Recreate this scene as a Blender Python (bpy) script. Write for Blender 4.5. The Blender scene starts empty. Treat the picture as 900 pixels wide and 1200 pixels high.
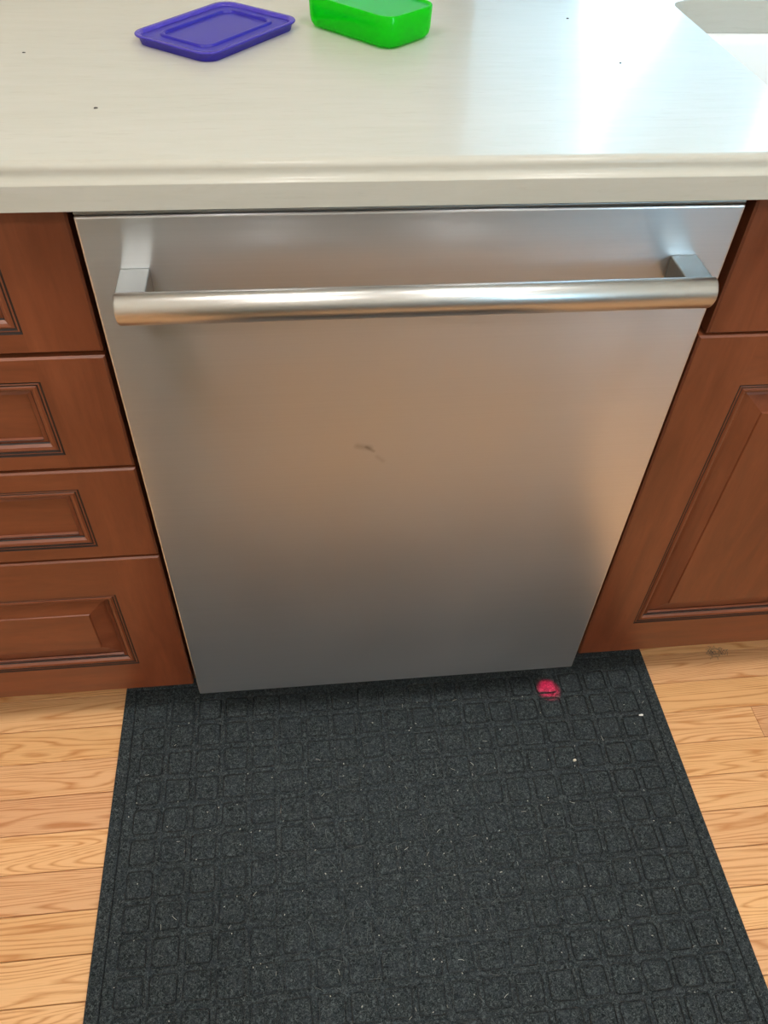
import bpy, bmesh, math, random
from mathutils import Vector, Matrix

C = bpy.context.scene
COL = C.collection
random.seed(7)
PI = math.pi

# ------------------------------------------------------------------ camera
cd = bpy.data.cameras.new('camera')
cam = bpy.data.objects.new('camera', cd)
COL.objects.link(cam)
cam.location = (-0.1136, -0.6632, 1.2158)
cam.rotation_euler = (0.7510, -0.0320, -0.1028)
cd.sensor_fit = 'VERTICAL'
cd.sensor_height = 36.0
cd.lens = 932.85 * 36.0 / 1200.0
cd.clip_start = 0.01
C.camera = cam

# ------------------------------------------------------------------ colour management
C.view_settings.view_transform = 'Standard'
C.view_settings.look = 'None'
C.view_settings.gamma = 1.0
C.view_settings.exposure = 0.20
C.cycles.max_bounces = 10
C.cycles.diffuse_bounces = 5
C.cycles.glossy_bounces = 5
C.cycles.transparent_max_bounces = 16
C.cycles.sample_clamp_indirect = 8.0

# ------------------------------------------------------------------ sky (even overcast)
SKY = 24.0
w = bpy.data.worlds.new('sky')
C.world = w
w.use_nodes = True
bg = w.node_tree.nodes['Background']
bg.inputs[0].default_value = (0.44, 0.75, 1.0, 1)
bg.inputs[1].default_value = SKY

# room limits
XL, XR, YB, YF, ZC = -1.75, 2.05, 0.66, -2.95, 2.44
W1 = (0.15, 1.42, 0.952, 2.08)      # window over the sink (x0,x1,z0,z1) in the back wall
W2 = (1.40, 1.95, 1.15, 1.95)     # unseen window added behind the camera for cool light and reflections


def portal(name, x0, x1, z0, z1, y, facing):
    l = bpy.data.lights.new(name, 'AREA')
    l.shape = 'RECTANGLE'
    l.size, l.size_y = x1 - x0, z1 - z0
    l.cycles.is_portal = True
    o = bpy.data.objects.new(name, l)
    COL.objects.link(o)
    o.location = ((x0 + x1) / 2, y, (z0 + z1) / 2)
    o.rotation_euler = (-PI / 2, 0, 0) if facing < 0 else (PI / 2, 0, 0)
    return o


portal('window_daylight', *W1, YB + 0.13, -1)
portal('added_rear_daylight', *W2, YF - 0.13, 1)

# four unseen round ceiling lights, added for overhead fill
DOWN = [(-0.75, -0.55), (0.55, -0.55), (-0.75, -1.9), (0.75, -1.9)]
DOWN_W = 11.5


# ------------------------------------------------------------------ helpers
def tag(o, label=None, cat=None, group=None, kind=None):
    if label: o['label'] = label
    if cat: o['category'] = cat
    if group: o['group'] = group
    if kind: o['kind'] = kind
    return o


def obj(name, bm, mats, parent=None, loc=(0, 0, 0), rot=(0, 0, 0), smooth=False):
    me = bpy.data.meshes.new(name)
    bmesh.ops.recalc_face_normals(bm, faces=bm.faces)
    bm.to_mesh(me)
    bm.free()
    if not isinstance(mats, (list, tuple)): mats = [mats]
    for m in mats: me.materials.append(m)
    if smooth:
        for p in me.polygons: p.use_smooth = True
    o = bpy.data.objects.new(name, me)
    COL.objects.link(o)
    o.location = loc
    o.rotation_euler = rot
    if parent: o.parent = parent
    return o


def link(name, me, parent=None, loc=(0, 0, 0), rz=0.0):
    o = bpy.data.objects.new(name, me)
    COL.objects.link(o)
    o.location = loc
    o.rotation_euler = (0, 0, rz)
    if parent: o.parent = parent
    return o


def empty(name, loc=(0, 0, 0), rz=0.0):
    o = bpy.data.objects.new(name, None)
    o.empty_display_size = 0.05
    COL.objects.link(o)
    o.location = loc
    o.rotation_euler = (0, 0, rz)
    return o


def box(bm, x0, x1, y0, y1, z0, z1, mi=0, bevel=0.0, seg=2):
    r = bmesh.ops.create_cube(bm, size=1.0)
    vs = r['verts']
    for v in vs:
        v.co = Vector(((x0 + x1) / 2 + v.co.x * (x1 - x0), (y0 + y1) / 2 + v.co.y * (y1 - y0), (z0 + z1) / 2 + v.co.z * (z1 - z0)))
    fs = list({f for v in vs for f in v.link_faces})
    for f in fs: f.material_index = mi
    if bevel > 0:
        es = list({e for v in vs for e in v.link_edges})
        r = bmesh.ops.bevel(bm, geom=es, offset=bevel, segments=seg, profile=0.5, affect='EDGES')
        for f in r['faces']: f.material_index = mi
    return bm


def bx(x0, x1, y0, y1, z0, z1, bevel=0.0, seg=2):
    return box(bmesh.new(), x0, x1, y0, y1, z0, z1, 0, bevel, seg)


def rrect(cx, cy, hx, hy, r, n=6):
    pts = []
    for sx, sy, a0 in ((1, 1, 0), (-1, 1, PI / 2), (-1, -1, PI), (1, -1, 3 * PI / 2)):
        for k in range(n + 1):
            a = a0 + PI / 2 * k / n
            pts.append((cx + sx * (hx - r) + r * math.cos(a), cy + sy * (hy - r) + r * math.sin(a)))
    return pts


def loft(bm, loops, cap0=True, cap1=True, mi=0, closed=False):
    """skin a list of equally long closed loops of 3-D points"""
    vl = [[bm.verts.new(p) for p in lp] for lp in loops]
    n = len(vl[0])
    pairs = list(zip(vl[:-1], vl[1:])) + ([(vl[-1], vl[0])] if closed else [])
    for a, b in pairs:
        for i in range(n):
            j = (i + 1) % n
            f = bm.faces.new((a[i], a[j], b[j], b[i]))
            f.material_index = mi
    if not closed:
        if cap0: bm.faces.new(vl[0][::-1]).material_index = mi
        if cap1: bm.faces.new(vl[-1]).material_index = mi
    return vl


def extrude_x(bm, prof, x0, x1, mi=0):
    """closed (y,z) profile swept along x"""
    return loft(bm, [[(x0, y, z) for y, z in prof], [(x1, y, z) for y, z in prof]], True, True, mi)


# ------------------------------------------------------------------ node helpers
class NT:
    def __init__(s, name):
        s.m = bpy.data.materials.new(name)
        s.m.use_nodes = True
        s.t = s.m.node_tree
        s.b = s.t.nodes['Principled BSDF']
        s.out = s.t.nodes['Material Output']

    def n(s, typ, **kw):
        nd = s.t.nodes.new('ShaderNode' + typ)
        for k, v in kw.items(): setattr(nd, k, v)
        return nd

    def l(s, a, b): s.t.links.new(a, b)

    def val(s, sock, v):
        if hasattr(v, 'is_output'): s.l(v, sock)
        else: sock.default_value = v

    def math(s, op, a, b=None, c=None, clamp=False):
        nd = s.n('Math', operation=op, use_clamp=clamp)
        s.val(nd.inputs[0], a)
        if b is not None: s.val(nd.inputs[1], b)
        if c is not None: s.val(nd.inputs[2], c)
        return nd.outputs[0]

    def mix(s, f, a, b, mode='MIX'):
        nd = s.n('Mix', data_type='RGBA', blend_type=mode)
        s.val(nd.inputs[0], f)
        for k, v in ((6, a), (7, b)):
            if hasattr(v, 'is_output'): s.l(v, nd.inputs[k])
            else: nd.inputs[k].default_value = (*v, 1) if len(v) == 3 else v
        return nd.outputs[2]

    def coord(s, which='Object', scale=(1, 1, 1), loc=(0, 0, 0), rand=0.0):
        tc = s.n('TexCoord')
        src = tc.outputs[which]
        if rand:
            oi = s.n('ObjectInfo')
            vm = s.n('VectorMath', operation='SCALE')
            vm.inputs[0].default_value = (rand, rand * 0.7, rand * 1.3)
            s.l(oi.outputs['Random'], vm.inputs['Scale'])
            va = s.n('VectorMath', operation='ADD')
            s.l(src, va.inputs[0]); s.l(vm.outputs[0], va.inputs[1])
            src = va.outputs[0]
        mp = s.n('Mapping')
        mp.inputs['Scale'].default_value = scale
        mp.inputs['Location'].default_value = loc
        s.l(src, mp.inputs['Vector'])
        return mp.outputs[0]

    def noise(s, vec, scale, detail=3.0, rough=0.5, dist=0.0):
        nd = s.n('TexNoise')
        s.l(vec, nd.inputs['Vector'])
        nd.inputs['Scale'].default_value = scale
        nd.inputs['Detail'].default_value = detail
        nd.inputs['Roughness'].default_value = rough
        nd.inputs['Distortion'].default_value = dist
        return nd.outputs['Fac']

    def ramp(s, f, stops):
        nd = s.n('ValToRGB')
        s.l(f, nd.inputs[0])
        el = nd.color_ramp.elements
        while len(el) < len(stops): el.new(0.5)
        for e, (p, c) in zip(el, stops):
            e.position = p
            e.color = (*c, 1) if not isinstance(c, (int, float)) else (c, c, c, 1)
        return nd.outputs[0]

    def mr(s, f, a, b, c=0.0, d=1.0):
        nd = s.n('MapRange')
        s.l(f, nd.inputs[0])
        for i, v in enumerate((a, b, c, d)): nd.inputs[i + 1].default_value = v
        return nd.outputs[0]

    def bump(s, h, strength=0.2, dist=0.001):
        nd = s.n('Bump')
        nd.inputs['Strength'].default_value = strength
        nd.inputs['Distance'].default_value = dist
        s.l(h, nd.inputs['Height'])
        s.l(nd.outputs[0], s.b.inputs['Normal'])

    def set(s, **kw):
        for k, v in kw.items():
            k = {'base': 'Base Color', 'rough': 'Roughness', 'metal': 'Metallic', 'spec': 'Specular IOR Level', 'ior': 'IOR',
                 'aniso': 'Anisotropic', 'coat': 'Coat Weight', 'coatr': 'Coat Roughness', 'sheen': 'Sheen Weight'}[k]
            sk = s.b.inputs[k]
            if hasattr(v, 'is_output'): s.l(v, sk)
            elif isinstance(v, tuple): sk.default_value = (*v, 1)
            else: sk.default_value = v
        return s


def lin(r, g, b):
    f = lambda c: (c / 255 / 12.92) if c / 255 <= 0.04045 else ((c / 255 + 0.055) / 1.055) ** 2.4
    return (f(r), f(g), f(b))


def plain(name, rgb, rough=0.5, metal=0.0):
    m = NT(name)
    m.set(base=rgb, rough=rough, metal=metal)
    return m.m


# ------------------------------------------------------------------ materials
def m_counter():
    m = NT('cream_solid_surface')
    v = m.coord('Object', (3.6, 26, 26), (3, 1, 0))
    a = m.noise(v, 3.0, 6, 0.62, 0.6)
    v2 = m.coord('Object', (7.0, 46, 46), (0, 7, 2))
    b = m.noise(v2, 4.0, 5, 0.6, 0.4)
    big = m.noise(m.coord('Object', (1, 2.5, 2.5)), 2.6, 3, 0.5)
    base = m.ramp(a, [(0.30, lin(174, 172, 161)), (0.5, lin(177, 175, 165)), (0.70, lin(180, 178, 169))])
    base = m.mix(m.mr(b, 0.57, 0.72, 0, 0.30), base, lin(160, 155, 142))
    base = m.mix(m.mr(big, 0.4, 0.7, 0, 0.25), base, lin(188, 184, 173))
    m.set(base=base, rough=m.mr(a, 0.3, 0.7, 0.45, 0.52), ior=1.5, spec=0.08, coat=0.30, coatr=0.20)
    m.bump(a, 0.05, 0.0006)
    return m.m


def m_steel(name, base=(0.70, 0.71, 0.735), rough=0.29, aniso=0.85, smudge=False, brush=True):
    m = NT(name)
    v = m.coord('Object', (1.2, 1, 500))
    n = m.noise(v, 1.0, 2, 0.5)
    cloud = m.noise(m.coord('Object', (1, 1, 1)), 7.0, 3, 0.5)
    col = m.mix(m.mr(n, 0.3, 0.7), tuple(c * 0.985 for c in base), tuple(min(1, c * 1.015) for c in base))
    r = m.mr(cloud, 0.3, 0.7, rough - 0.012, rough + 0.012)
    if smudge:
        tc = m.n('TexCoord')
        sx = m.n('SeparateXYZ')
        m.l(tc.outputs['Object'], sx.inputs[0])
        x, z = sx.outputs[0], sx.outputs[2]

        def seg(ax, az, bx_, bz, wd, soft):
            dx, dz = bx_ - ax, bz - az
            L2 = dx * dx + dz * dz
            t = m.math('DIVIDE', m.math('ADD', m.math('MULTIPLY', m.math('SUBTRACT', x, ax), dx), m.math('MULTIPLY', m.math('SUBTRACT', z, az), dz)), L2, clamp=True)
            px = m.math('SUBTRACT', m.math('SUBTRACT', x, ax), m.math('MULTIPLY', t, dx))
            pz = m.math('SUBTRACT', m.math('SUBTRACT', z, az), m.math('MULTIPLY', t, dz))
            d = m.math('SQRT', m.math('ADD', m.math('MULTIPLY', px, px), m.math('MULTIPLY', pz, pz)))
            return m.mr(d, wd, wd + soft, 1, 0)
        s1 = seg(-0.0555, 0.6105, -0.0425, 0.6075, 0.0005, 0.0055)
        s2 = seg(-0.0455, 0.6085, -0.0375, 0.6020, 0.0003, 0.0030)
        s3 = seg(-0.0330, 0.5930, -0.0260, 0.5860, 0.0002, 0.0040)
        mk = m.math('ADD', m.math('MULTIPLY', s1, 0.30), m.math('ADD', m.math('MULTIPLY', s2, 0.35), m.math('MULTIPLY', s3, 0.16)), clamp=True)
        col = m.mix(mk, col, (0.20, 0.17, 0.14))
        r = m.math('ADD', r, m.math('MULTIPLY', mk, 0.1))
    m.set(base=col, metal=1.0, rough=r, aniso=aniso)
    tg = m.n('Tangent', direction_type='RADIAL', axis='Z')
    m.l(tg.outputs[0], m.b.inputs['Tangent'])
    m.b.inputs['Anisotropic Rotation'].default_value = 0.25
    return m.m


def m_cabinet(name, axis='X'):
    m = NT(name)
    sc = (2.2, 14, 16) if axis == 'X' else (16, 14, 2.2)
    v = m.coord('Object', sc, (0, 0, 0), 9.0)
    a = m.noise(v, 2.2, 5, 0.6, 0.8)
    f = m.noise(m.coord('Object', tuple(c * 6 for c in sc), (1, 2, 3), 5.0), 2.5, 3, 0.6)
    mot = m.noise(m.coord('Object', (1, 1, 1), (0, 0, 0), 4.0), 11.0, 3, 0.55)
    base = m.ramp(a, [(0.25, lin(98, 51, 30)), (0.5, lin(117, 63, 38)), (0.75, lin(131, 73, 45))])
    base = m.mix(m.mr(f, 0.45, 0.75, 0, 0.28), base, lin(92, 44, 22))
    base = m.mix(m.mr(mot, 0.35, 0.7, 0, 0.30), base, lin(112, 54, 27))
    m.set(base=base, rough=m.mr(a, 0.3, 0.7, 0.33, 0.41), spec=0.5)
    m.bump(f, 0.06, 0.0004)
    return m.m


def m_floor():
    m = NT('oak_strip')
    v = m.coord('Object', (0.9, 11, 11), (0, 0, 0), 37.0)
    h = m.noise(v, 1.5, 2.0, 0.45, 0.35)
    rings = m.math('PINGPONG', m.math('MULTIPLY', h, 62.0), 1.0)
    wob = m.noise(m.coord('Object', (14, 260, 60), (0, 0, 0), 11.0), 1.0, 4, 0.6)
    fine = m.noise(m.coord('Object', (9, 620, 60), (0, 0, 0), 23.0), 1.0, 3, 0.6)
    ring = m.math('ADD', rings, m.mr(wob, 0.3, 0.7, -0.22, 0.22))
    oi = m.n('ObjectInfo')
    rnd = oi.outputs['Random']
    light = m.ramp(rnd, [(0.0, lin(232, 180, 124)), (0.35, lin(242, 192, 136)), (0.7, lin(236, 186, 134)), (1.0, lin(222, 170, 126))])
    dark = m.mix(1.0, light, lin(212, 178, 142), 'MULTIPLY')
    base = m.mix(m.mr(ring, 0.50, 1.05, 0, 0.80), light, dark)
    base = m.mix(m.mr(fine, 0.52, 0.74, 0, 0.45), base, m.mix(1.0, light, lin(196, 158, 118), 'MULTIPLY'))
    m.set(base=base, rough=m.mr(wob, 0.3, 0.7, 0.30, 0.40), spec=0.45)
    m.bump(fine, 0.05, 0.0004)
    return m.m


def m_felt():
    m = NT('charcoal_felt')
    n1 = m.noise(m.coord('Object', (1, 1, 1), (0, 0, 0), 6.0), 280.0, 4, 0.85, 1.2)
    n2 = m.noise(m.coord('Object', (1, 1, 1), (0, 0, 0), 3.0), 60.0, 3, 0.6)
    n3 = m.noise(m.coord('Object', (1, 1, 1), (5, 0, 0), 2.0), 900.0, 2, 0.7, 0.8)
    base = m.ramp(n1, [(0.37, lin(10, 13, 15)), (0.5, lin(41, 48, 50)), (0.64, lin(92, 100, 102))])
    base = m.mix(m.mr(n2, 0.4, 0.7, 0, 0.35), base, lin(52, 58, 66))
    base = m.mix(m.mr(n3, 0.66, 0.78, 0, 0.8), base, lin(140, 146, 144))
    m.set(base=base, rough=0.95, spec=0.15, sheen=0.08)
    m.bump(n1, 0.40, 0.0010)
    return m.m


def m_plastic(name, tint, body, clear=0.5, rough=0.12):
    """tinted see-through plastic: coloured transmission + a little body colour + surface gloss"""
    m = NT(name)
    t = m.n('BsdfTransparent')
    t.inputs[0].default_value = (*tint, 1)
    m.set(base=body, rough=rough, ior=1.5)
    mx = m.n('MixShader')
    mx.inputs[0].default_value = clear
    m.l(m.b.outputs[0], mx.inputs[1])
    m.l(t.outputs[0], mx.inputs[2])
    m.l(mx.outputs[0], m.out.inputs[0])
    return m.m


def m_glass():
    m = NT('clear_window_glass')
    t = m.n('BsdfTransparent')
    t.inputs[0].default_value = (0.97, 0.99, 0.98, 1)
    g = m.n('BsdfGlossy')
    g.inputs['Roughness'].default_value = 0.0
    fr = m.n('Fresnel')
    fr.inputs[0].default_value = 1.45
    mx = m.n('MixShader')
    m.l(fr.outputs[0], mx.inputs[0]); m.l(t.outputs[0], mx.inputs[1]); m.l(g.outputs[0], mx.inputs[2])
    m.l(mx.outputs[0], m.out.inputs[0])
    m.t.nodes.remove(m.b)
    return m.m


def m_emit(name, rgb, s):
    m = NT(name)
    e = m.n('Emission')
    e.inputs[0].default_value = (*rgb, 1)
    e.inputs[1].default_value = s
    m.l(e.outputs[0], m.out.inputs[0])
    return m.m


M = {}
M['counter'] = m_counter()
M['steel'] = m_steel('brushed_steel_door', smudge=True)
M['bar'] = m_steel('brushed_steel_handle', (0.58, 0.58, 0.57), 0.30, 0.3)
M['trim_steel'] = m_steel('plain_steel', (0.27, 0.28, 0.27), 0.38, 0.0)
M['rail'] = m_cabinet('stained_wood_horizontal', 'X')
M['stile'] = m_cabinet('stained_wood_vertical', 'Z')
M['glaze'] = plain('dark_glaze', lin(26, 12, 8), 0.7)
M['gap_shade'] = plain('dark_gap_shade', lin(40, 34, 33), 0.6)  # carcass colour darkened to carry the shade in the gaps beside the dishwasher
M['dark'] = plain('black_painted_board', lin(22, 20, 20), 0.7)
M['tub'] = plain('dark_grey_tub', lin(40, 40, 42), 0.6)
M['oak'] = m_floor()
M['subfloor'] = plain('dark_joint_filler', lin(58, 34, 18), 0.8)
M['felt'] = m_felt()
M['wall'] = plain('warm_white_paint', lin(226, 220, 208), 0.7)
M['ceil'] = plain('white_ceiling_paint', lin(238, 236, 230), 0.8)
M['white'] = plain('white_trim_paint', lin(236, 236, 232), 0.4)
M['sink'] = plain('white_sink_composite', lin(232, 234, 233), 0.25)
M['glass'] = m_glass()
M['purple'] = m_plastic('purple_plastic', (0.40, 0.33, 0.92), (0.10, 0.075, 0.50), 0.50, 0.14)
M['green'] = m_plastic('green_plastic', (0.22, 0.97, 0.16), (0.004, 0.66, 0.008), 0.62, 0.08)
M['mint'] = m_plastic('pale_green_plastic', (0.62, 0.99, 0.78), (0.10, 0.55, 0.32), 0.75, 0.10)
M['purple_panel'] = m_plastic('purple_panel_plastic', (0.25, 0.18, 0.85), (0.036, 0.028, 0.36), 0.22, 0.30)
M['purple_panel'].node_tree.nodes['Principled BSDF'].inputs['Specular IOR Level'].default_value = 0.25
M['lint'] = plain('pale_lint', lin(186, 186, 176), 0.9)
M['hair'] = plain('grey_fibre', lin(120, 124, 122), 0.9)
M['crumb'] = plain('cream_crumb', lin(226, 216, 196), 0.8)
M['speck'] = plain('dark_speck', lin(70, 66, 66), 0.8)
M['dust'] = plain('grey_dust', lin(120, 108, 96), 0.95)
M['lamp'] = m_emit('fill_lamp_diffuser', (1.0, 0.955, 0.90), 4.0)
M['red'] = m_emit('red_indicator', (1.0, 0.02, 0.06), 3.0)
M['grey_paint'] = plain('grey_paint', lin(140, 138, 132), 0.5)
M['grey_plastic'] = plain('grey_plastic', lin(128, 132, 118), 0.5)
M['grass'] = plain('lawn', lin(92, 110, 70), 0.9)

# ------------------------------------------------------------------ the setting
# floor: sub-floor slab and oak strips laid along x, joint lines measured from the photograph
floor = obj('floor', bx(XL, XR, YF, YB, -0.05, -0.019), M['subfloor'])
tag(floor, 'honey oak strip floor', None, None, 'structure')
PITCH, SEAM0 = 0.05715, 0.0157
LENS = [0.38, 0.52, 0.66, 0.84, 1.02, 1.24]
plank_mesh = {}


def plank(L):
    L = round(L, 3)
    if L not in plank_mesh:
        bm = bx(-L / 2 + 0.0002, L / 2 - 0.0002, -PITCH / 2 + 0.0005, PITCH / 2 - 0.0005, -0.019, 0.0, 0)
        top = [e for e in bm.edges if all(v.co.z > -0.001 for v in e.verts)]
        bmesh.ops.bevel(bm, geom=top, offset=0.0008, segments=1, affect='EDGES')
        me = bpy.data.meshes.new('floor_board')
        bm.to_mesh(me); bm.free()
        me.materials.append(M['oak'])
        plank_mesh[L] = me
    return plank_mesh[L]


# joints near the camera fall under the mat, save the one the photograph shows at the right
row = -3
while True:
    y1 = SEAM0 - row * PITCH            # back edge of the row
    yc = y1 - PITCH / 2
    if y1 - PITCH < YF + 0.01: break
    if row == 1: cuts = [-1.42, -0.27, 0.628, 1.60]
    elif row < 11:
        x = random.uniform(-0.30, 0.30)
        cuts = [x - random.uniform(1.0, 1.2), x, x + random.uniform(1.0, 1.2)]
    else:
        x = random.uniform(-0.5, 0.5)
        cuts = [x - random.choice(LENS[3:]), x, x + random.choice(LENS[3:])]
    cuts = [c for c in cuts if XL + 0.15 < c < XR - 0.15]
    cuts = sorted(cuts + [XL + 0.002, XR - 0.002])
    for a, b in zip(cuts[:-1], cuts[1:]):
        p = link('floor_board', plank(b - a), floor, ((a + b) / 2, yc, random.uniform(-0.0003, 0.0001)))
    row += 1

ceiling = tag(obj('ceiling', bx(XL, XR, YF, YB, ZC, ZC + 0.06), M['ceil']), None, None, None, 'structure')


def wall_with_hole(name, y0, y1, hole):
    x0, x1, z0, z1 = hole
    bm = bmesh.new()
    box(bm, XL, x0, y0, y1, -0.05, ZC)
    box(bm, x1, XR, y0, y1, -0.05, ZC)
    box(bm, x0, x1, y0, y1, -0.05, z0)
    box(bm, x0, x1, y0, y1, z1, ZC)
    return tag(obj(name, bm, M['wall']), None, None, None, 'structure')


wall_with_hole('wall_back', YB, YB + 0.12, W1)
wall_with_hole('wall_front', YF - 0.12, YF, W2)
tag(obj('wall_left', bx(XL - 0.12, XL, YF, YB, -0.05, ZC), M['wall']), None, None, None, 'structure')
tag(obj('wall_right', bx(XR, XR + 0.12, YF, YB, -0.05, ZC), M['wall']), None, None, None, 'structure')


def window(name, hole, ya, yb, cols, rows, sign):
    """frame ring with jamb, sash bars and a glass pane; ya..yb is the wall thickness"""
    x0, x1, z0, z1 = hole
    root = tag(empty(name, ((x0 + x1) / 2, (ya + yb) / 2, z0)), None, None, None, 'structure')
    ox, oy, oz = root.location
    ym = (ya + yb) / 2
    bm = bmesh.new()
    t = 0.020
    for a in ((x0, x1, z0, z0 + t), (x0, x1, z1 - t, z1), (x0, x0 + t, z0 + t, z1 - t), (x1 - t, x1, z0 + t, z1 - t)):
        box(bm, a[0] - ox, a[1] - ox, ya - oy, yb - oy, a[2] - oz, a[3] - oz, 0, 0.003, 1)
    obj('window_frame', bm, M['white'], root)
    for i in range(1, cols):
        xc = x0 + (x1 - x0) * i / cols
        obj('mullion', bx(xc - 0.022 - ox, xc + 0.022 - ox, ym - 0.02 - oy, ym + 0.02 - oy, z0 + t - oz, z1 - t - oz, 0.003, 1), M['white'], root)
    for i in range(1, rows):
        zc = z0 + (z1 - z0) * i / rows
        obj('sash_rail', bx(x0 + t - ox, x1 - t - ox, ym - 0.018 - oy, ym + 0.018 - oy, zc - 0.02 - oz, zc + 0.02 - oz, 0.003, 1), M['white'], root)
    obj('pane', bx(x0 + t - ox, x1 - t - ox, ym - 0.002 - oy, ym + 0.002 - oy, z0 + t - oz, z1 - t - oz), M['glass'], root)
    return root


window('window_1', W1, YB, YB + 0.12, 2, 2, -1)
window('added_rear_window', W2, YF - 0.12, YF, 3, 1, 1)  # second window is added, set to the right for cool light

for i, (x, y) in enumerate(DOWN):
    r = empty('added_ceiling_light', (x, y, ZC))
    side = ('left', 'right')[x > 0]
    tag(r, 'added round flush ceiling light %s, %s side of the room' % ('over the sink run' if y > -1 else 'near the added rear window', side), 'ceiling light', 'added flush ceiling lights')
    bm = bmesh.new()
    n = 24
    ring = lambda rad, z: [(rad * math.cos(2 * PI * k / n), rad * math.sin(2 * PI * k / n), z) for k in range(n)]
    loft(bm, [ring(0.232, -0.001), ring(0.248, -0.012), ring(0.252, 0.0), ring(0.230, 0.0)], closed=True)
    obj('trim_ring', bm, M['white'], r)
    bm = bmesh.new()
    loft(bm, [ring(0.230, -0.001), ring(0.226, -0.010)])
    obj('diffuser', bm, M['lamp'], r)
    l = bpy.data.lights.new('added_fill_lamp', 'AREA')
    l.shape = 'DISK'; l.size = 0.45; l.energy = DOWN_W; l.color = (1.0, 0.955, 0.90)
    lo = bpy.data.objects.new('added_fill_lamp', l)
    COL.objects.link(lo)
    lo.location = (0, 0, -0.014)
    lo.parent = r

# ------------------------------------------------------------------ cabinets
YD = 0.020        # plane of drawer and door fronts
TH = 0.019        # front thickness


def panel_front(name, parent, x0, x1, z0, z1, mo, kind):
    """A drawer or door front. mo = moulding rectangle (mx0, mx1, mz0, mz1). kind 'flat' or 'raised'.
    front frame is the part; moulding and centre panel are its sub-parts."""
    cx, cz = (x0 + x1) / 2, (z0 + z1) / 2
    part = obj(name, bmesh.new(), [M['rail'], M['stile']], parent, (cx, YD, cz))
    X0, X1, Z0, Z1 = x0 - cx, x1 - cx, z0 - cz, z1 - cz
    a0, a1, b0, b1 = mo[0] - cx, mo[1] - cx, mo[2] - cz, mo[3] - cz
    bm = bmesh.new()
    e = 0.0022

    def ring(l, r, d, u, y): return [bm.verts.new((l, y, d)), bm.verts.new((r, y, d)), bm.verts.new((r, y, u)), bm.verts.new((l, y, u))]
    back = ring(X0, X1, Z0, Z1, TH)
    side = ring(X0, X1, Z0, Z1, e)
    edge = ring(X0 + e, X1 - e, Z0 + e, Z1 - e, 0)
    for p, q in ((back, side), (side, edge)):
        for i in range(4):
            f = bm.faces.new((p[i], p[(i + 1) % 4], q[(i + 1) % 4], q[i])); f.material_index = i % 2
    bm.faces.new(back[::-1])
    # stiles run full height, rails between (front face split at the joints)
    def quad(l, r, d, u, mi):
        f = bm.faces.new([bm.verts.new((l, 0, d)), bm.verts.new((r, 0, d)), bm.verts.new((r, 0, u)), bm.verts.new((l, 0, u))]); f.material_index = mi
    quad(X0 + e, a0, Z0 + e, Z1 - e, 1); quad(a1, X1 - e, Z0 + e, Z1 - e, 1)
    quad(a0, a1, Z0 + e, b0, 0); quad(a0, a1, b1, Z1 - e, 0)
    # walls of the opening
    o0 = ring(a0, a1, b0, b1, 0); o1 = ring(a0, a1, b0, b1, 0.012)
    for i in range(4): bm.faces.new((o0[i], o0[(i + 1) % 4], o1[(i + 1) % 4], o1[i]))
    me = part.data
    bmesh.ops.recalc_face_normals(bm, faces=bm.faces)
    bm.to_mesh(me); bm.free()
    # moulding: (inset, y) profile, 'g' = dark glaze in the quirk
    prof = [(0.0000, 0.0002, 0), (0.0025, 0.0013, 1), (0.0034, 0.0007, 0), (0.0041, 0.0009, 0), (0.0062, 0.0020, 1), (0.0071, 0.0012, 0), (0.0088, 0.0006, 0),
            (0.0116, 0.0018, 0), (0.0140, 0.0048, 0), (0.0152, 0.0064, 1), (0.0160, 0.0062, 0), (0.0190, 0.0050, 0), (0.0196, 0.0058, 1), (0.0206, 0.0090, 0)]
    bm = bmesh.new()
    prev = None
    for ins, y, g in prof:
        cur = [bm.verts.new(v) for v in ((a0 + ins, y, b0 + ins), (a1 - ins, y, b0 + ins), (a1 - ins, y, b1 - ins), (a0 + ins, y, b1 - ins))]
        if prev:
            for i in range(4):
                f = bm.faces.new((prev[i], prev[(i + 1) % 4], cur[(i + 1) % 4], cur[i]))
                f.material_index = 2 if g else i % 2
        prev = cur
    mou = obj('moulding', bm, [M['rail'], M['stile'], M['glaze']], part)
    # centre panel
    i0 = 0.0204
    bm = bmesh.new()
    if kind == 'flat':
        pr = [(i0, 0.0095), (i0 + 0.0005, 0.0088)]
    else:
        wd = 0.0245
        pr = [(i0, 0.0100), (i0 + 0.0010, 0.0094), (i0 + wd, 0.0036), (i0 + wd + 0.0006, 0.0022), (i0 + wd + 0.0016, 0.0018)]
    loops = [[(a0 + i, y, b0 + i), (a1 - i, y, b0 + i), (a1 - i, y, b1 - i), (a0 + i, y, b1 - i)] for i, y in pr]
    loops = [[(p[0], 0.0140, p[2]) for p in loops[0]]] + loops
    loft(bm, loops)
    obj('raised_panel' if kind == 'raised' else 'centre_panel', bm, M['rail'] if (x1 - x0) > 1.5 * (z1 - z0) or kind == 'flat' else M['stile'], part)
    return part


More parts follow.
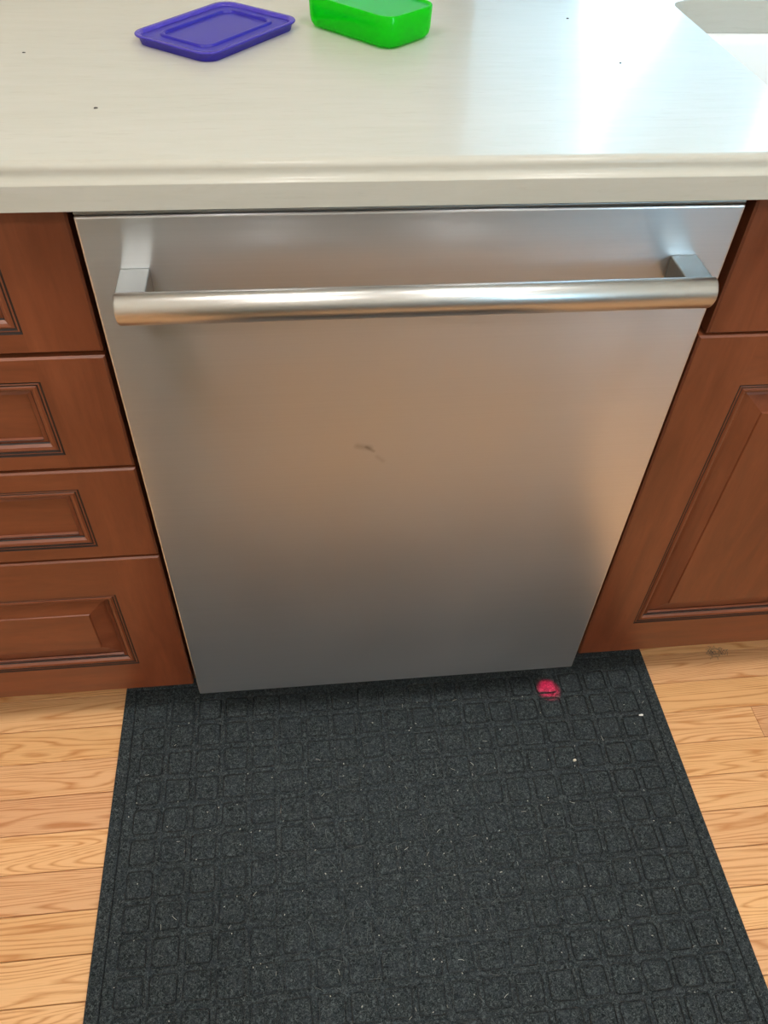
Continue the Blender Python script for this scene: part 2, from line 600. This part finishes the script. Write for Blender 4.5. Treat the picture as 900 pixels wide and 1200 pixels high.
def cabinet_body(parent, x0, x1, zb, left_end=True):
    bm = bmesh.new()
    box(bm, x0, x0 + 0.018, 0.040, 0.640, zb + 0.001, 0.885)
    box(bm, x1 - 0.018, x1, 0.040, 0.640, zb + 0.001, 0.885)
    box(bm, x0 + 0.018, x1 - 0.018, 0.040, 0.640, zb + 0.001, zb + 0.019)
    box(bm, x0 + 0.018, x1 - 0.018, 0.632, 0.640, zb + 0.019, 0.885)
    obj('carcass', bm, M['gap_shade'], parent)
    bm = bmesh.new()
    box(bm, x0 + 0.018, x1 - 0.018, 0.041, 0.060, zb + 0.019, zb + 0.05)
    box(bm, x0 + 0.018, x1 - 0.018, 0.041, 0.060, 0.835, 0.885)
    obj('face_rail', bm, M['rail'], parent)
    obj('toe_kick', bx(x0, x1, 0.095, 0.112, 0.0012, zb), M['stile'], parent)


# left: bank of four drawers
LX0, LX1 = -0.930, -0.3095
cab = empty('drawer_cabinet', (0, 0, 0))
tag(cab, 'reddish brown glazed wooden drawer cabinet with four drawers left of the dishwasher', 'cabinet')
cabinet_body(cab, LX0, LX1 - 0.001, 0.101)
ML0, ML1 = LX0 + 0.071, -0.3800
for z0, z1, m0, m1, kd in ((0.7350, 0.8835, 0.7580, 0.8560, 'flat'), (0.5775, 0.7300, 0.5990, 0.7008, 'flat'),
                           (0.4200, 0.5735, 0.4420, 0.5445, 'flat'), (0.1010, 0.4160, 0.1710, 0.3420, 'raised')):
    panel_front('drawer', cab, LX0, LX1, z0, z1, (ML0, ML1, m0, m1), kd)

# right: sink base with a false drawer front over two doors
RX0, RX1 = 0.3150, 1.2300
sb = empty('sink_base_cabinet', (0, 0, 0))
tag(sb, 'reddish brown glazed wooden sink cabinet with raised panel door right of the dishwasher', 'cabinet')
cabinet_body(sb, RX0 + 0.006, RX1, 0.109)
panel_front('false_drawer_front', sb, 0.3215, RX1, 0.7315, 0.8835, (0.3925, RX1 - 0.071, 0.7560, 0.8540), 'flat')
mid = (RX0 + RX1) / 2
panel_front('door', sb, RX0, mid - 0.0015, 0.1085, 0.7285, (RX0 + 0.0715, mid - 0.073, 0.1870, 0.6595), 'raised')
panel_front('door', sb, mid + 0.0015, RX1, 0.1085, 0.7285, (mid + 0.073, RX1 - 0.0715, 0.1870, 0.6595), 'raised')

# ------------------------------------------------------------------ dishwasher
dw = empty('dishwasher', (0, 0, 0))
tag(dw, 'built-in dishwasher with brushed stainless steel door between the wooden cabinets', 'dishwasher')
DZ0, DZ1, DX = 0.1036, 0.8864, 0.299
bm = bmesh.new()
box(bm, -DX, DX, 0.0, 0.022, DZ0, DZ1, 0, 0.0020, 3)
door = obj('door', bm, M['steel'], dw)
bm = bmesh.new()
box(bm, -DX + 0.0005, DX - 0.0005, 0.0012, 0.030, DZ1 + 0.0006, DZ1 + 0.0034, 0, 0.0008, 2)
obj('top_strip', bm, M['trim_steel'], dw)
obj('tub', bx(-0.2975, 0.2975, 0.032, 0.600, 0.105, 0.8800, 0.004, 1), M['tub'], dw)
obj('toe_panel', bx(-0.296, 0.296, 0.095, 0.110, 0.0065, 0.103), M['dark'], dw)
# handle: D-shaped bar on two flat posts
hd = empty('handle')
hd.parent = dw
prof = [(-0.0455, 0.8118), (-0.0455, 0.8400), (-0.0470, 0.8418), (-0.0500, 0.8424), (-0.0530, 0.8418), (-0.0565, 0.8395), (-0.0595, 0.8355), (-0.0612, 0.8305), (-0.0612, 0.8255),
        (-0.0597, 0.8205), (-0.0570, 0.8160), (-0.0535, 0.8128), (-0.0500, 0.8112)]
bm = bmesh.new()
hx0, hx1 = -0.2690, 0.2665
yc, zc = -0.0530, 0.8270
sh = lambda s: [(yc + (y - yc) * s, zc + (z - zc) * s) for y, z in prof]
loft(bm, [[(hx0, y, z) for y, z in sh(0.92)], [(hx0 + 0.0012, y, z) for y, z in sh(1.0)], [(hx1 - 0.0012, y, z) for y, z in sh(1.0)], [(hx1, y, z) for y, z in sh(0.92)]])
bar = obj('handle_bar', bm, M['bar'], hd)
for p in bar.data.polygons: p.use_smooth = abs(p.normal.x) < 0.3 and p.normal.y < 0.5
for x0 in (-0.2705, 0.2415):
    obj('handle_post', bx(x0, x0 + 0.0265, -0.0462, -0.0003, 0.8135, 0.8375, 0.0012, 2), M['trim_steel'], hd)
# status lamp under the door edge: a small red lamp that throws a spot onto the mat
obj('indicator_lamp', bx(0.268, 0.274, 0.050, 0.056, 0.099, 0.1028, 0.0005, 1), M['red'], dw)
sp = bpy.data.lights.new('indicator_beam', 'SPOT')
sp.energy = 4.5; sp.color = (1.0, 0.0, 0.07); sp.spot_size = math.radians(26); sp.spot_blend = 1.0; sp.shadow_soft_size = 0.001
so = bpy.data.objects.new('indicator_beam', sp)
COL.objects.link(so)
so.location = (0.271, 0.048, 0.098)
d = Vector((0.282, 0.0175, 0.006)) - so.location
so.rotation_euler = d.to_track_quat('-Z', 'Y').to_euler()
so.parent = dw

# ------------------------------------------------------------------ countertop with sink cut-out
CZ = 0.933
CX0, CX1 = -0.955, 1.255
SX0, SX1, SY0, SY1 = 0.372, 1.05, 0.120, 0.455
ct = empty('countertop', (0, 0, 0))
tag(ct, 'cream streaked countertop with moulded front edge over the dishwasher and cabinets', 'countertop')
nose = [(-0.0100, 0.8957), (-0.0100, 0.9172), (-0.0096, 0.9180), (-0.0074, 0.9192), (-0.0052, 0.9212), (-0.0042, 0.9238), (-0.0043, 0.9268), (-0.0040, 0.9292), (-0.0028, 0.9312), (-0.0004, 0.9325), (0.0030, 0.9330),
        (0.0200, 0.9330), (0.0200, 0.8957)]
bm = bmesh.new()
extrude_x(bm, nose, CX0, CX1)
e = obj('front_edge', bm, M['counter'], ct)
for p in e.data.polygons: p.use_smooth = abs(p.normal.x) < 0.3 and p.normal.y < 0.3 and p.normal.z > -0.5 and p.area < 0.02
# slab with a rounded hole: triangulated fill between outer rectangle and hole
bm = bmesh.new()
hole = rrect((SX0 + SX1) / 2, (SY0 + SY1) / 2, (SX1 - SX0) / 2, (SY1 - SY0) / 2, 0.030, 6)
outer = [(CX1, YB - 0.004), (CX0, YB - 0.004), (CX0, 0.020), (CX1, 0.020)]
for z in (CZ, 0.8957):
    vo = [bm.verts.new((x, y, z)) for x, y in outer]
    vh = [bm.verts.new((x, y, z)) for x, y in hole]
    es = [bm.edges.new((vo[i], vo[(i + 1) % 4])) for i in range(4)] + [bm.edges.new((vh[i], vh[(i + 1) % len(vh)])) for i in range(len(vh))]
    bmesh.ops.triangle_fill(bm, edges=es, use_beauty=True)
    if z == CZ: to, th = vo, vh
    else:
        for i in range(4): bm.faces.new((to[i], to[(i + 1) % 4], vo[(i + 1) % 4], vo[i]))
        for i in range(len(vh)): bm.faces.new((th[i], th[(i + 1) % len(vh)], vh[(i + 1) % len(vh)], vh[i]))
obj('slab', bm, M['counter'], ct)

# sink bowl, hung under the cut-out
bm = bmesh.new()
cx, cy, hx, hy = (SX0 + SX1) / 2, (SY0 + SY1) / 2, (SX1 - SX0) / 2, (SY1 - SY0) / 2
L = lambda g, z, r: [(x, y, z) for x, y in rrect(cx, cy, hx + g, hy + g, r, 6)]
loft(bm, [L(0.015, 0.8950, 0.044), L(0.000, 0.8950, 0.030), L(-0.002, 0.880, 0.032), L(-0.010, 0.700, 0.04), L(-0.020, 0.677, 0.045), L(-0.042, 0.668, 0.05)], False, True)
ov = [L(0.015, 0.8950, 0.044), L(0.013, 0.878, 0.043), L(0.006, 0.695, 0.045), L(-0.03, 0.655, 0.05)]
loft(bm, ov, False, True)
sk = obj('sink', bm, M['sink'], None, smooth=True)
tag(sk, 'white undermount sink bowl set in the cream countertop at upper right', 'sink')

# ------------------------------------------------------------------ purple lid
lid = empty('plastic_cover', (-0.184, 0.3105, CZ), math.radians(51.5))
tag(lid, 'translucent purple rectangular plastic lid lying flat on the countertop', 'lid')
R = lambda hx, hy, r, z: [(x, y, z) for x, y in rrect(0, 0, hx, hy, r, 8)]
HX, HY = 0.0775, 0.0560
bm = bmesh.new()
# skirt: outer wall flaring to a thin flange, inner wall back down
loft(bm, [R(HX - 0.0050, HY - 0.0050, 0.016, 0.0004), R(HX - 0.0035, HY - 0.0035, 0.017, 0.0060), R(HX - 0.0005, HY - 0.0005, 0.019, 0.0082), R(HX, HY, 0.0195, 0.0092), R(HX - 0.0006, HY - 0.0006, 0.019, 0.0100),
          R(HX - 0.0055, HY - 0.0055, 0.016, 0.0098), R(HX - 0.0068, HY - 0.0068, 0.015, 0.0070), R(HX - 0.0068, HY - 0.0068, 0.015, 0.0004)], closed=True)
obj('rim', bm, M['purple'], lid, smooth=True)
bm = bmesh.new()
IX, IY = HX - 0.0072, HY - 0.0072
loft(bm, [R(IX, IY, 0.0145, 0.0056), R(IX, IY, 0.0145, 0.0072), R(IX - 0.0125, IY - 0.0125, 0.014, 0.0076), R(IX - 0.0135, IY - 0.0135, 0.0135, 0.0092), R(IX - 0.0150, IY - 0.0150, 0.013, 0.0096),
          R(IX - 0.0168, IY - 0.0168, 0.012, 0.0092), R(IX - 0.0180, IY - 0.0180, 0.0115, 0.0070)])
obj('top_panel', bm, M['purple_panel'], lid, smooth=False)

# ------------------------------------------------------------------ green container
gc = empty('plastic_container', (-0.0185, 0.3280, CZ + 0.0006), math.radians(43))
tag(gc, 'bright green see-through plastic container standing on the countertop beside the purple lid', 'container')
gx, gy, gh = 0.0405, 0.0640, 0.0315
bm = bmesh.new()
loft(bm, [R(gx - 0.0080, gy - 0.0080, 0.011, 0.0008), R(gx - 0.0042, gy - 0.0042, 0.015, 0.0016), R(gx - 0.0018, gy - 0.0018, 0.017, 0.0048), R(gx - 0.0008, gy - 0.0008, 0.0175, 0.0100), R(gx, gy, 0.018, gh - 0.001), R(gx - 0.0006, gy - 0.0006, 0.0176, gh),
          R(gx - 0.0022, gy - 0.0022, 0.016, gh), R(gx - 0.0030, gy - 0.0030, 0.0155, gh - 0.001), R(gx - 0.0042, gy - 0.0042, 0.014, 0.0075), R(gx - 0.0075, gy - 0.0075, 0.011, 0.0040)], closed=True)
obj('wall', bm, M['green'], gc, smooth=True)
bm = bmesh.new()
loft(bm, [R(gx - 0.0079, gy - 0.0079, 0.0108, 0.0012), R(gx - 0.0079, gy - 0.0079, 0.0108, 0.0036)])
obj('base_panel', bm, M['green'], gc)
bm = bmesh.new()
loft(bm, [R(gx - 0.0034, gy - 0.0034, 0.0150, gh - 0.0034), R(gx - 0.0034, gy - 0.0034, 0.0150, gh - 0.0020)])
obj('cover_panel', bm, M['mint'], gc)

# ------------------------------------------------------------------ floor mat
MX0, MX1, MY0, MY1 = -0.4393, 0.4698, -0.5225, 0.0925
mat = empty('floor_mat', ((MX0 + MX1) / 2, (MY0 + MY1) / 2, 0.0))
tag(mat, 'charcoal felt floor mat with embossed squares in front of the dishwasher', 'floor mat')
mcx, mcy = mat.location.x, mat.location.y
hw, hh = (MX1 - MX0) / 2, (MY1 - MY0) / 2
NCOL, NROW = 19, 12
PX, PY = 0.04426, 0.0456
SXA, SYA = -0.3845 - mcx, 0.0285 - mcy      # centre of the first square


def worn(x, y):
    """pressed flat in the middle where people stand"""
    d = math.hypot((x + 0.01) / 0.30, (y + 0.02) / 0.24)
    return max(0.0, min(1.0, 1.35 - d))


bm = bmesh.new()
GX, GY = 76, 52
gv = [[bm.verts.new((-hw + 2 * hw * i / GX, -hh + 2 * hh * j / GY, 0.0013 + 0.0022 * worn(-hw + 2 * hw * i / GX, -hh + 2 * hh * j / GY) if 0 < i < GX and 0 < j < GY else 0.0013)) for j in range(GY + 1)] for i in range(GX + 1)]
for i in range(GX):
    for j in range(GY):
        bm.faces.new((gv[i][j], gv[i + 1][j], gv[i + 1][j + 1], gv[i][j + 1]))
lo = [bm.verts.new((x, y, 0.0004)) for x, y in ((-hw, -hh), (hw, -hh), (hw, hh), (-hw, hh))]
bm.faces.new(lo[::-1])
bm.faces.new([gv[i][0] for i in range(GX + 1)][::-1] + [lo[0], lo[1]])
bm.faces.new([gv[GX][j] for j in range(GY + 1)][::-1] + [lo[1], lo[2]])
bm.faces.new([gv[i][GY] for i in range(GX + 1)] + [lo[2], lo[3]])
bm.faces.new([gv[0][j] for j in range(GY + 1)] + [lo[3], lo[0]])
obj('mat_base', bm, M['felt'], mat)
# flat border
bm = bmesh.new()
BW = 0.0185
rr = lambda g, z: [(-hw + g, -hh + g, z), (hw - g, -hh + g, z), (hw - g, hh - g, z), (-hw + g, hh - g, z)]
loft(bm, [rr(0, 0.0030), rr(0.0006, 0.0050), rr(0.0025, 0.0060), rr(BW - 0.0018, 0.0060), rr(BW, 0.0050), rr(BW + 0.0002, 0.0025)], False, False)
obj('mat_border', bm, M['felt'], mat)
# web between the squares: one ring per cell, outermost cells reach to the border
bm = bmesh.new()
ex, ey = hw - BW - 0.0026, hh - BW - 0.0026
N = 5


def cell_loop(hx, hy, r, z, jit=0.0, rs=None):
    pts = rrect(0, 0, hx, hy, r, N - 1)
    if jit: pts = [(x + rs.uniform(-jit, jit), y + rs.uniform(-jit, jit)) for x, y in pts]
    return [(x, y, z) for x, y in pts]


rs = random.Random(3)
for c in range(NCOL):
    for r in range(NROW):
        px, py = SXA + c * PX, SYA - r * PY
        l = -ex if c == 0 else px - PX / 2
        rgt = ex if c == NCOL - 1 else px + PX / 2
        u = ey if r == 0 else py + PY / 2
        dn = -ey if r == NROW - 1 else py - PY / 2
        outer = []
        for qx, qy in ((rgt, u), (l, u), (l, dn), (rgt, dn)):
            pass
        hole_top = cell_loop(0.0196, 0.0198, 0.006, 0.0056, 0.0007, rs)
        hole_edge = [(x * 0.972, y * 0.972, 0.0050) for x, y, z in hole_top]
        hole_bot = [(x * 0.960, y * 0.960, 0.0010) for x, y, z in hole_top]
        # outer loop matches the hole loop: one quarter per corner
        corners = ((rgt, u), (l, u), (l, dn), (rgt, dn))
        out = []
        for q in range(4):
            for k in range(N):
                t = k / (N - 1)
                cxy = corners[q]
                sx0 = (px + 0.013 * (1 if q in (0, 3) else -1)); sy0 = (py + 0.013 * (1 if q in (0, 1) else -1))
                # q0: from right side up to the top side, and so on round
                if q in (0, 2): a, b = (cxy[0], sy0), (sx0, cxy[1])
                else: a, b = (sx0, cxy[1]), (cxy[0], sy0)
                if t < 0.5: p = (a[0] + (cxy[0] - a[0]) * 2 * t, a[1] + (cxy[1] - a[1]) * 2 * t)
                else: p = (cxy[0] + (b[0] - cxy[0]) * (2 * t - 1), cxy[1] + (b[1] - cxy[1]) * (2 * t - 1))
                out.append((p[0], p[1], 0.0060))
        sh = lambda lp: [(x + px, y + py, z) for x, y, z in lp]
        loft(bm, [out, sh(hole_top), sh(hole_edge), sh(hole_bot)], False, False)
rim0 = [(-ex, -ey), (ex, -ey), (ex, ey), (-ex, ey)]
loft(bm, [[(x, y, 0.0055) for x, y in rim0], [(x * 1.0012, y * 1.0015, 0.0025) for x, y in rim0]], False, False)
obj('mat_web', bm, M['felt'], mat)
# embossed squares: eight outline variants shared by 228 pieces
sq = []
for k in range(8):
    rs = random.Random(50 + k)
    bm = bmesh.new()
    h0 = cell_loop(0.0168, 0.0170, 0.0045, 0.0, 0.0009, rs)
    loft(bm, [h0, [(x * 0.97, y * 0.97, 0.0026) for x, y, z in h0], [(x * 0.90, y * 0.90, 0.0031) for x, y, z in h0]], False, True)
    bmesh.ops.recalc_face_normals(bm, faces=bm.faces)
    me = bpy.data.meshes.new('mat_square')
    bm.to_mesh(me); bm.free()
    me.materials.append(M['felt'])
    sq.append(me)
rs = random.Random(9)
for r in range(NROW):
    for c in range(NCOL):
        o = link('mat_square', sq[rs.randrange(8)], mat, (SXA + c * PX + rs.uniform(-0.0008, 0.0008), SYA - r * PY + rs.uniform(-0.0008, 0.0008), 0.0027 + rs.uniform(-0.0004, 0.0003)), rs.choice((0, PI / 2, PI, -PI / 2)) + rs.uniform(-0.03, 0.03))

# ------------------------------------------------------------------ unseen stand-ins, added to give the steel door its grey blurred reflections
isl = empty('added_reflection_island', (0.42, -1.55, 0))  # added for the grey reflection across the upper door
tag(isl, 'added grey island with a pale top, unseen source of the grey reflection in the dishwasher door', 'kitchen island')
obj('carcass', bx(-1.25, 1.25, -0.33, 0.33, 0.10, 0.885, 0.003, 1), M['grey_paint'], isl)
obj('toe_kick', bx(-1.20, 1.20, -0.28, 0.28, 0.0012, 0.10), M['dark'], isl)
for k in range(4):
    obj('door', bx(-1.24 + 0.622 * k, -0.626 + 0.622 * k, 0.331, 0.350, 0.115, 0.870, 0.003, 1), M['grey_paint'], isl)
obj('worktop', bx(-1.29, 1.29, -0.37, 0.38, 0.8855, 0.9200, 0.004, 2), M['counter'], isl)
bin_ = empty('added_reflection_bin', (-0.49, -0.80, 0))  # added in place of a person's leg reflected at the door's left
tag(bin_, 'added tall grey bin, unseen source of the grey strip reflected in the dishwasher door', 'bin')
bm = bmesh.new()
B = lambda h, z: [(x, y, z) for x, y in rrect(0, 0, h, h * 0.9, 0.04, 5)]
loft(bm, [B(0.135, 0.0012), B(0.140, 0.010), B(0.150, 0.600)])
obj('body', bm, M['grey_plastic'], bin_)
bm = bmesh.new()
loft(bm, [B(0.154, 0.601), B(0.154, 0.625), B(0.140, 0.645)])
obj('lid', bm, M['grey_plastic'], bin_)

# unseen sheer panels added in the window; their gaps make the counter glare streaks
M['sheer'] = NT('glare_panel_sheer')
tl = M['sheer'].n('BsdfTranslucent'); tl.inputs[0].default_value = (0.15, 0.15, 0.15, 1)
tp = M['sheer'].n('BsdfTransparent'); tp.inputs[0].default_value = (1, 1, 1, 1)
mx = M['sheer'].n('MixShader'); mx.inputs[0].default_value = 0.10
M['sheer'].l(tl.outputs[0], mx.inputs[1]); M['sheer'].l(tp.outputs[0], mx.inputs[2]); M['sheer'].l(mx.outputs[0], M['sheer'].out.inputs[0])
M['sheer'] = M['sheer'].m
for k, (x0, x1, pos, pl, pr_) in enumerate(((0.12, 0.368, 'left of the sink', 0.0, 0.045), (0.396, 0.655, 'second from the left over the sink', 0.085, 0.0), (0.700, 1.46, 'right, the widest over the sink', 0.0, 0.0))):
    bm = bmesh.new()
    n = max(12, int((x1 - x0) / 0.008))
    cols = []
    for i in range(n + 1):
        u = i / n
        y = YB - 0.022 + 0.008 * math.sin(i * 1.1 + k)
        col = []
        for z in (0.945, 0.99, 1.03, 1.07, 1.12, 2.13):
            g = max(0.0, min(1.0, (1.10 - z) / 0.10))        # gaps widened near the sill for a bigger bright patch
            a, b = x0 + pl * g, x1 - pr_ * g
            col.append(bm.verts.new((a + (b - a) * u, y, z)))
        cols.append(col)
    for a, b in zip(cols[:-1], cols[1:]):
        for q in range(5): bm.faces.new((a[q], b[q], b[q + 1], a[q + 1]))
    tag(obj('added_glare_panel', bm, M['sheer'], None, smooth=True), 'added grey sheer panel in the window shaping the counter glare, %s' % pos, 'curtain', 'added sheer panels in the sink window')
cr = obj('curtain_rod', bx(0.10, 1.50, YB - 0.026, YB - 0.014, 2.131, 2.143, 0.004, 2), M['white'])
tag(cr, 'white rod on the wall above the sink window for the added sheer panels', 'curtain rod')

# ------------------------------------------------------------------ lint, crumbs, specks
def fibre(bm, p, ang, L, curve, r, z0):
    pts = []
    for k in range(4):
        t = k / 3 - 0.5
        off = curve * (1 - 4 * t * t) * L
        pts.append(Vector((p[0] + math.cos(ang) * L * t - math.sin(ang) * off, p[1] + math.sin(ang) * L * t + math.cos(ang) * off, z0 + r)))
    loops = []
    sd = Vector((-math.sin(ang), math.cos(ang), 0))
    for q in pts:
        loops.append([tuple(q + sd * r), tuple(q + Vector((0, 0, r))), tuple(q - sd * r), tuple(q - Vector((0, 0, r)))])
    loft(bm, loops)


rs = random.Random(21)
bm = bmesh.new()
for k in range(210):
    x, y = rs.uniform(MX0 + 0.02, MX1 - 0.02), rs.uniform(MY0 + 0.02, 0.02)
    if rs.random() < 0.45: x, y = rs.gauss(0.06, 0.16), rs.gauss(-0.24, 0.13)
    if not (MX0 + 0.01 < x < MX1 - 0.01 and MY0 + 0.01 < y < 0.03): continue
    if rs.random() < 0.68: fibre(bm, (x, y), rs.uniform(0, PI), rs.uniform(0.0012, 0.0022), 0, rs.uniform(0.0004, 0.0007), 0.0060)
    else: fibre(bm, (x, y), rs.uniform(0, PI), rs.uniform(0.003, 0.009), rs.uniform(-0.1, 0.1), rs.uniform(0.00018, 0.0003), 0.0062)
nl = len(bm.faces)
for k in range(190):
    x, y = rs.gauss(0.05, 0.17), rs.gauss(-0.22, 0.15)
    if not (MX0 + 0.03 < x < MX1 - 0.03 and MY0 + 0.02 < y < 0.03): continue
    fibre(bm, (x, y), rs.choice((0, PI / 2)) + rs.gauss(0, 0.35), rs.uniform(0.004, 0.018), rs.uniform(-0.05, 0.05), rs.uniform(0.00010, 0.00018), 0.0060)
bm.faces.ensure_lookup_table()
for f in bm.faces[nl:]: f.material_index = 1
tag(obj('lint', bm, [M['lint'], M['hair']]), 'pale lint specks and thin threads scattered over the charcoal mat', 'lint', None, 'stuff')


def lump(name, x, y, z, s, m, label, cat, seed):
    rs = random.Random(seed)
    bm = bmesh.new()
    bmesh.ops.create_icosphere(bm, subdivisions=2, radius=1)
    for v in bm.verts:
        k = rs.uniform(0.7, 1.15)
        v.co = Vector((v.co.x * s[0] * k, v.co.y * s[1] * k, max(-0.6, v.co.z) * s[2] * k + 0.6 * s[2]))
    return tag(obj(name, bm, m, None, (x, y, z), smooth=False), label, cat)


lump('crumb', 0.293, -0.1147, 0.0058, (0.0030, 0.0024, 0.0022), M['crumb'], 'cream crumb alone on the mat well below the red light spot', 'crumb', 1)
lump('paper_scrap', 0.4281, -0.0449, 0.0058, (0.0045, 0.0020, 0.0014), M['white'], 'small white scrap near the right edge of the mat', 'scrap', 2)
SP = [(-0.3754, 0.2560, 0.0012, 'tiny dark speck on the far left of the countertop'), (-0.2847, 0.1097, 0.0014, 'tiny dark speck on the countertop in front of the purple lid'),
      (0.2208, 0.3758, 0.0014, 'tiny dark speck on the countertop behind, between green container and sink'), (0.2382, 0.2251, 0.0012, 'tiny dark speck on the countertop left of the sink, nearer the front')]
for k, (x, y, s, lab) in enumerate(SP):
    lump('crumb', x, y, CZ, (s * 1.3, s, s * 0.5), M['speck'], lab, 'crumb', 30 + k)
bm = bmesh.new()
rs = random.Random(5)
for k in range(40):
    fibre(bm, (rs.gauss(0, 0.010), rs.gauss(0, 0.004)), rs.uniform(0, PI), rs.uniform(0.005, 0.014), rs.uniform(-0.3, 0.3), 0.0003, rs.uniform(0, 0.0012))
tag(obj('dust_tuft', bm, M['dust'], None, (0.608, 0.069, 0.0002)), 'grey tuft of dust on the oak floor below the right cabinet', 'dust', None, 'stuff')
